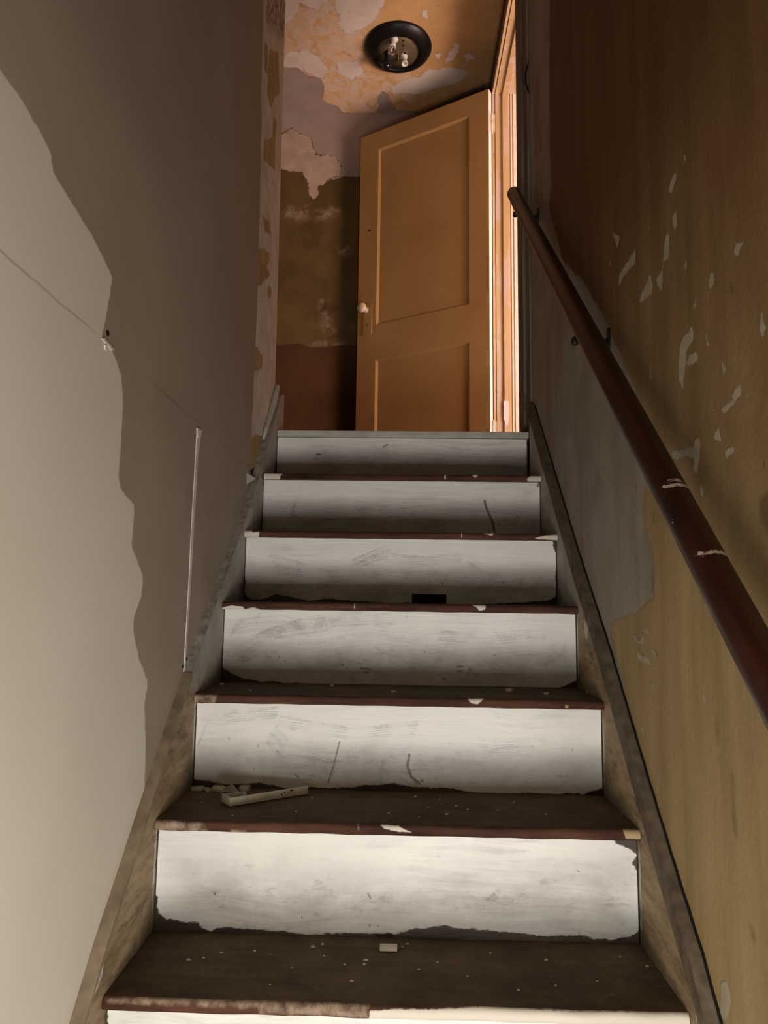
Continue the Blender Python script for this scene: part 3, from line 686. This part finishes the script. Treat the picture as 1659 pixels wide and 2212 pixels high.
# ---- stringers (skirt boards)
TL = [(-1.3, -1.17), (-.3, -.24), (.154, .197), (.22, .270), (.326, .368), (.433, .471), (.62, .644), (.763, .766), (.964, .930), (1.11, 1.055), (1.249, 1.180), (1.45, 1.39), (1.60, 1.548), (1.66, 1.565)]
TR = [(-1.3, -1.20), (-.3, -.22), (.152, .223), (.205, .285), (.301, .37), (.429, .49), (.64, .697), (.917, .940), (1.501, 1.492)]
def skirt(name, top, x, back, mat, white, corner_dark, lab):
    ty, tz = (np.array(q) for q in zip(*top))
    def f(u, v):
        y = ty[0] + u * (ty[-1] - ty[0]); z = np.interp(y, ty, tz) - (1 - v) * .42
        return np.stack([np.full_like(y, x), y, z], 1)
    o = surf(name, f, 420, 60, mat, {'white': ((1, 2), white), 'corner_dark': ((1, 2), corner_dark)}, parent=stair)
    bm = bmesh.new()
    prism(bm, [(a, b - .0003) for a, b in top] + [(a, b - .42) for a, b in reversed(top)], 0, x + (.0004 if back > x else -.0004), back)
    bm.to_mesh(me2 := bpy.data.meshes.new('t')); bm.free()
    # merge the board's body into the same mesh
    b2 = bmesh.new(); b2.from_mesh(o.data); b2.from_mesh(me2); b2.to_mesh(o.data); b2.free(); bpy.data.meshes.remove(me2)
    o['label'] = lab
    return o
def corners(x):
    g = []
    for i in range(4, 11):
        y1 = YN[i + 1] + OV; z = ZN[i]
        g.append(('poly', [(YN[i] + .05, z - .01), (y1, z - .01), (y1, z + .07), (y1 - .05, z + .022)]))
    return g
WHL = [('poly', tr([(527,1098),(546,1096),(546,1165),(527,1162)], 0, XL))] + [('poly', [(YN[i] + OV - .012, ZN[i] - TH - .14), (YN[i] + OV, ZN[i] - TH - .16), (YN[i] + OV, ZN[i] - TH), (YN[i] + OV - .010, ZN[i] - TH)]) for i in (6, 7)] + [('poly', tr([(193,2080),(225,2050),(222,2110),(200,2160),(190,2180)], 0, XL))]
skirt('stringer', TL, XL, WL - .012, M_STRL, WHL, corners(XL), 'left stringer, scuffed brown below and grey-white above')
WHR = [('poly', [(YN[i] + OV - .014, ZN[i] - TH - .15), (YN[i] + OV, ZN[i] - TH - .16), (YN[i] + OV, ZN[i] - TH), (YN[i] + OV - .010, ZN[i] - TH - .02)]) for i in (6, 7, 8)] + [('poly', tr([(1262,1340),(1272,1350),(1268,1380),(1262,1376)], 0, XR)), ('poly', tr([(1512,2135),(1525,2160),(1532,2212),(1500,2212)], 0, XR))]
skirt('stringer', TR, XR, WR + .012, M_STRR, WHR, corners(XR), 'right stringer, ochre-brown below and grey above')
# mouldings along the top edges
bm = bmesh.new()
cuts = [i for i in range(len(TR))]
prism(bm, [(a, b + .001) for a, b in TR] + [(a, b - .044) for a, b in reversed(TR)], 0, XR - .0035, WR - .002)
mo = obj('stringer_moulding', bm, M_MOLD, stair); mo['label'] = 'bare grey-brown moulding strip on the right stringer'
bm = bmesh.new()
for a, b in (((-1.25), 1.49),):
    ys = np.linspace(a, b, 300); zz = np.interp(ys, [q[0] for q in TR], [q[1] for q in TR])
    tube(bm, [(WR - .001, y_, z_ + .0035 + .0012 * math.sin(y_ * 130)) for y_, z_ in zip(ys, zz)], .0028, 6)
obj('gap_dark_strip', bm, M_VOID, stair)  # black strip put in for the dark gap along the wall
bm = bmesh.new()
mt_ = [(-1.2, -1.07), (-.3, -.235)] + [q for q in TL if .1 < q[0] < .7]
prism(bm, [(a, b + .002) for a, b in mt_] + [(a, b - .009) for a, b in reversed(mt_)], 0, XL + .0015, WL - .001)
mo = obj('stringer_moulding', bm, plain('worn_brown_edge', (.25, .19, .125), .75, 0, .28, 25), stair); mo['label'] = 'worn brown top edge of the left stringer'
bm = bmesh.new()
tube(bm, [(WL + .004, 1.38, 1.335), (WL + .004, 1.44, 1.395), (WL + .004, 1.5, 1.46), (WL + .005, 1.56, 1.53), (WL + .006, 1.592, 1.575), (WL + .006, 1.60, 1.585)], [.004, .008, .010, .011, .010, .004], 14)
mo = obj('stringer_moulding', bm, plain('chalky_white_moulding', (.50, .45, .39), .8, 0, .15, 30), stair, True); mo['label'] = 'short white half-round moulding at the head of the left stringer'

# ================================================================== HANDRAIL
RA = Vector((.385, 1.495, 2.274)); RB = Vector((.385, .01, .895)); dr = (RA - RB).normalized()
RE = RB - dr * 1.2
hr = empty('handrail', tuple(RE)); tag(hr, 'round dark reddish-brown wooden handrail on black brackets along the ochre wall', 'handrail')
R0 = .0235
L_ = (RA - RE).length
side = dr.cross(Vector((1, 0, 0))).normalized(); sx = Vector((1, 0, 0))
def f_rail(u, v):
    # u round, v along ; rounded upper end
    s = v * L_
    e = np.clip((s - (L_ - .014)) / .014, 0, 1)
    rad = R0 * np.sqrt(np.clip(1 - e ** 2 * .96, 0, 1)); ang = u * 2 * np.pi
    P = np.array(RE)[None] + s[:, None] * np.array(dr)[None] + (rad * np.cos(ang))[:, None] * np.array(sx)[None] + (rad * np.sin(ang))[:, None] * np.array(side)[None]
    return P
def railpt(px, py):
    p = inv(px, py, 0, .385 - R0 * .6); return tuple(p[1:])
SCUF = [('line', [railpt(1437,1035), railpt(1450,1028)], .0025), ('line', [railpt(1438,1052), railpt(1448,1042), railpt(1470,1044)], .003), ('line', [railpt(1512,1197), railpt(1530,1185), railpt(1550,1180)], .0025), ('line', [railpt(1535,1190), railpt(1556,1185)], .003), ('line', [railpt(1313,790), railpt(1322,800)], .002)]
body = surf('rail', f_rail, 32, 700, M_RAIL, {'scuff': ((1, 2), SCUF)}, parent=hr, smooth=True)
b2 = bmesh.new(); b2.from_mesh(body.data); bmesh.ops.remove_doubles(b2, verts=b2.verts, dist=.00005)
bmesh.ops.holes_fill(b2, edges=[e for e in b2.edges if e.is_boundary], sides=0)
bmesh.ops.recalc_face_normals(b2, faces=b2.faces)
for f in b2.faces: f.smooth = True
b2.to_mesh(body.data); b2.free()
def bracket(yw, zw, tip):
    t = (yw - RB.y) / dr.y; c = RB + dr * t
    lowz = c.z - R0 / math.cos(math.atan2(dr.z, dr.y)) - .006
    bm = bmesh.new(); n_ = 20
    prism(bm, [(yw + .010 * math.cos(k * 2 * math.pi / n_), zw + .030 * math.sin(k * 2 * math.pi / n_)) for k in range(n_)], 0, WR - .0045, WR)
    pl_ = obj('bracket', bm, M_BLACK, hr)
    b = bmesh.new()
    tube(b, [(WR - .003, yw, zw), (WR - .020, yw, zw - .004), (WR - .036, yw, (zw + lowz) / 2), (c.x + .012, yw, lowz), (c.x - .008, yw, lowz - .002), (tip[0] + .006, yw, (lowz + tip[2]) / 2), (tip[0], yw, tip[2])], [.0065, .006, .0055, .0055, .0055, .0055, .005], 10)
    obj('bracket_arm', b, M_BLACK, pl_, True)
    b = bmesh.new(); lathe(b, [(.0001, -.011), (.006, -.009), (.0085, -.003), (.0085, .003), (.006, .009), (.0001, .011)], tuple(tip), 14)
    obj('bracket_tip', b, M_BLACK, pl_, True)
    print('BRK', c, lowz, tip)
bracket(1.39, 2.125, inv(1113, 463, 1, 1.39)); bracket(.60, 1.385, inv(1242, 737, 1, .60))
# small curved dark strip high on the wall by the casing
bm = bmesh.new(); q = inv(1142, 165, 0, .445)
tube(bm, [(.446, q[1] - .002, q[2] + .062), (.440, q[1], q[2] + .04), (.434, q[1] + .004, q[2] + .01), (.434, q[1] + .004, q[2] - .02), (.440, q[1], q[2] - .05), (.447, q[1] - .002, q[2] - .07)], [.0015, .003, .0035, .0035, .003, .0015], 8)
hk = obj('wall_strip', bm, M_BLACK, None, True); tag(hk, 'small curved dark strip on the right wall near the top of the doorway casing', 'hook')

# ================================================================== CEILING LIGHT
cl = empty('ceiling_light', (-.052, 2.445, ZC)); tag(cl, 'round black flush ceiling light missing its glass shade, bare sockets showing', 'ceiling light')
bm = bmesh.new(); lathe(bm, [(.150, 0), (.1735, -.001), (.1745, -.006), (.170, -.014), (.150, -.030), (.134, -.038), (.121, -.041), (.115, -.039), (.114, -.018), (.114, -.010)], (-.052, 2.445, ZC), 64)
obj('rim', bm, M_BRONZE, cl, True)
bm = bmesh.new(); lathe(bm, [(.0001, -.026), (.05, -.0262), (.1135, -.027), (.1135, -.020)], (-.052, 2.445, ZC), 48)
obj('pan', bm, M_PAN, cl, True)
ZP = ZC - .0262
def sock(px, py, tilt, mat, name, prof, lab=None, parent=cl):
    p = inv(px, py, 2, ZP)
    bm = bmesh.new(); d = Vector(tilt).normalized(); Mx = d.to_track_quat('Z', 'Y').to_matrix().to_4x4()
    lathe(bm, prof, tuple(p), 24, Mx)
    o = obj(name, bm, mat, parent, True)
    if lab: o['label'] = lab
    return o, p, Mx
CUP = [(.0001, 0), (.020, 0), (.021, .004), (.0145, .010), (.0145, .045), (.0165, .048), (.0165, .052), (.0125, .052), (.0115, .046), (.011, .020), (.0001, .018)]
sock(872, 122, (.12, -.2, -1), M_PORC, 'socket', CUP, 'empty white porcelain socket')
s_, p_, Mx = sock(852, 84, (-.18, -.1, -1), M_PORC, 'socket', CUP, 'white porcelain socket holding a clear bulb')
bm = bmesh.new(); lathe(bm, [(.010, .042), (.0105, .052), (.013, .060), (.0165, .072), (.0165, .084), (.012, .096), (.005, .104), (.0001, .106)], tuple(p_), 20, Mx)
obj('light_bulb', bm, M_GLASS, s_, True)
bm = bmesh.new(); tube(bm, [tuple(Vector(p_) + Mx @ Vector(q)) for q in ((-.004, 0, .05), (-.005, 0, .075), (0, 0, .082), (.005, 0, .075), (.004, 0, .05))], .0012, 6)
obj('filament_support', bm, M_PORC, s_)
s2, p2, Mx2 = sock(838, 114, (-.10, .05, -1), M_BLACK, 'socket', CUP, 'black socket with a dark bulb')
bm = bmesh.new(); lathe(bm, [(.010, .035), (.012, .044), (.020, .054), (.0235, .066), (.021, .078), (.013, .087), (.0001, .090)], tuple(p2), 24, Mx2)
n = N('blackened_glass', .12, .6); obj('light_bulb', bm, n.col((.008, .006, .008, 1)), s2, True)
bm = bmesh.new(); q = inv(860, 117, 2, ZP); tube(bm, [(q[0], q[1], ZP), (q[0] + .003, q[1], ZP - .035)], .003, 8); obj('threaded_stud', bm, M_BRASS, cl)
for x_, y_ in ((871, 88), (871, 99), (875, 115), (846, 117), (858, 121)):
    q = inv(x_, y_, 2, ZP - .0005); bm = bmesh.new(); lathe(bm, [(.0055, .0005), (.0045, -.0015), (.0001, -.002)], tuple(q), 12); obj('knockout_hole', bm, M_VOID, cl)
bm = bmesh.new(); a = inv(824, 112, 2, ZP - .002); b = inv(834, 114, 2, ZP - .004); tube(bm, [tuple(a), tuple(b)], .0018, 6); obj('wire', bm, M_BLACK, cl)

# ================================================================== DEBRIS
# white moulded bracket lying on the second tread
Z2 = ZN[6]
def onz(px, py, z): return inv(px, py, 2, z)
A_ = onz(496, 1744, Z2); B_ = onz(666, 1716, Z2); C_ = onz(464, 1734, Z2)
du = Vector(B_ - A_); ln_ = du.length; du.normalize(); dv = Vector((-du.y, du.x, 0))
wd2 = .040
BM_ = Matrix(((du.x, dv.x, 0, A_[0]), (du.y, dv.y, 0, A_[1]), (0, 0, 1, Z2 + .0012), (0, 0, 0, 1)))
br = empty('plastic_bracket', (A_[0], A_[1], Z2)); tag(br, 'broken off-white channel-shaped bracket lying on the dark tread beside plaster shards', 'bracket')
bm = bmesh.new(); box(bm, 0, ln_, 0, .003, 0, .016, .0006, BM_); obj('side_flange', bm, M_WHITE, br)
bm = bmesh.new(); box(bm, .0, .004, .0032, wd2, 0, .016, .0006, BM_); obj('end_flange', bm, M_WHITE, br)
bm = bmesh.new(); prism(bm, [(.0042, .0032), (ln_ - .002, .0032), (ln_ - .002, .012), (.075, .030), (.055, wd2), (.0042, wd2)], 2, .0, .003)
for v in bm.verts: v.co = BM_ @ v.co
obj('web', bm, M_WHITE, br)
bm = bmesh.new(); box(bm, .0045, .045, wd2 - .004, wd2 - .001, .003, .015, .0005, BM_); box(bm, .042, .045, .02, wd2 - .0042, .003, .015, .0005, BM_); obj('inner_rib', bm, M_WHITE, br)
for uu, zz_ in ((.112, .006), (.119, .0085), (.133, .011), (.136, .011)):
    bm = bmesh.new(); box(bm, uu, uu + .0025, -.0006, 0, zz_, zz_ + .003, 0, BM_); obj('screw_mark', bm, M_VOID, br)
# plaster shards
SH = [([(410,1704),(420,1698),(440,1699),(448,1705),(430,1710),(412,1709)], 'flat thin plaster shard farthest left, against the left stringer', .005),
      ([(438,1707),(450,1704),(456,1710),(446,1713)], 'small plaster crumb between the left-hand shard and the shard heap', .005),
      ([(452,1710),(462,1700),(480,1699),(492,1706),(480,1713)], 'ragged plaster shard behind the white bracket', .008),
      ([(474,1712),(500,1694),(515,1708),(505,1714)], 'pointed triangular plaster shard standing up behind the white bracket', .014),
      ([(515,1706),(525,1699),(545,1697),(540,1706),(530,1712)], 'curled plaster shard right of the pointed one', .007)]
def shard(pts, z, h, name, label, cat, mat, group=None):
    P = [Vector(inv(x, y, 2, z)) for x, y in pts]; c = sum(P, Vector()) / len(P); bm = bmesh.new()
    lo = [bm.verts.new((p.x, p.y, z + .0006)) for p in P]
    hi = [bm.verts.new((p.x + (c.x - p.x) * .12, p.y + (c.y - p.y) * .12, z + h * random.uniform(.5, 1))) for p in P]
    bm.faces.new(lo[::-1]); ctr = bm.verts.new((c.x, c.y, z + h * .9))
    for i in range(len(P)):
        j = (i + 1) % len(P); bm.faces.new((lo[i], lo[j], hi[j], hi[i])); bm.faces.new((hi[i], hi[j], ctr))
    o = obj(name, bm, mat); tag(o, label, cat, group); return o
for i, (pts, lab, h) in enumerate(SH):
    if i == 3:
        P = [Vector(inv(x, y, 1, .70)) for x, y in ((472,1713),(500,1694),(516,1709))]; z = Z2 + .001
        bm = bmesh.new(); a, t, b = P
        yy = inv(480, 1713, 2, Z2)[1] + .004
        a = Vector(inv(470, 1713, 1, yy)); b = Vector(inv(516, 1712, 1, yy)); t = Vector(inv(500, 1694, 1, yy + .008))
        a.z = b.z = z
        vs = [bm.verts.new(q) for q in (a, b, t)] + [bm.verts.new(q + Vector((0, .004, 0))) for q in (a, b, t)]
        for q in ((0, 1, 2), (5, 4, 3), (0, 3, 4, 1), (1, 4, 5, 2), (2, 5, 3, 0)): bm.faces.new([vs[k] for k in q])
        tag(obj('plaster_shard', bm, M_PLCHIP), lab, 'plaster shard')
    else: shard(pts, Z2, h, 'plaster_shard', lab, 'plaster shard', M_PLCHIP)
# rectangular chip on the lowest tread
bm = bmesh.new(); a = onz(820, 2056, .2); b = onz(858, 2056, .2); box(bm, a[0], b[0], a[1], a[1] + .016, .2008, .2068, .0006)
tag(obj('wood_chip', bm, M_WHITE), 'small rectangular cream block lying mid-tread on the lowest visible tread', 'chip')
# loose flakes
def flakes(lst, z, lab, grp):
    for x, y, s in lst:
        k = random.randint(4, 6); a0 = random.uniform(0, 6)
        pts = [(x + s * math.cos(a0 + i * 6.283 / k) * random.uniform(.7, 1.2), y + s * .45 * math.sin(a0 + i * 6.283 / k)) for i in range(k)]
        shard(pts, z, .0022, 'paint_flake', lab, 'paint flake', M_PLCHIP, grp)
flakes([(408,2074,6),(440,2070,4),(478,2059,5),(676,2046,7),(697,2041,4),(630,2092,3),(745,2085,4),(583,2128,3),(790,2075,7),(787,2084,5),(905,2096,3),(945,2080,3),(1010,2110,3),(1398,2088,5),(1340,2068,4),(880,2040,4),(870,2046,3),(1060,2060,3),(1180,2075,5),(1200,2130,3),(700,2066,3),(760,2120,5),(550,2055,4),(1290,2120,3),(1120,2140,4)], .2,
       'tiny pale paint flake lying loose on the lowest visible dark tread', 'paint flakes on the lowest visible tread')
flakes([(433,1724,3),(436,1734,2.5),(674,1724,4),(897,1722,4),(925,1745,3),(950,1728,3),(965,1760,4),(985,1742,5),(1010,1750,3),(840,1758,3),(905,1766,3),(1075,1752,3),(1110,1735,3),(1180,1760,3),(640,1755,3),(503,1762,3)], Z2,
       'tiny pale paint flake scattered on the tread that holds the white bracket', 'paint flakes on the bracket tread')
flakes([(850,1495,7),(1100,1491,9),(1180,1499,8),(1270,1496,5),(478,1478,6),(716,1481,6),(540,1492,4)], ZN[7],
       'thin pale paint flake on the tread just above the bracket tread', 'paint flakes on the third tread')
# broken wood block on the landing by the hinge
q = inv(1066, 930, 2, LAND); yb = 1.66
a = inv(1052, 930, 1, yb); b = inv(1082, 930, 1, yb)
bm = bmesh.new(); prism(bm, [(a[0], LAND + .0005), (b[0], LAND + .0005), (b[0] + .001, LAND + .008), (b[0] - .006, LAND + .013), (a[0] + .004, LAND + .014), (a[0], LAND + .008)], 1, yb, yb + .03)
tag(obj('wood_scrap', bm, plain('scrap_wood', (.10, .07, .04), .8)), 'small dark scrap of wood on the landing edge below the open door hinge', 'wood scrap')
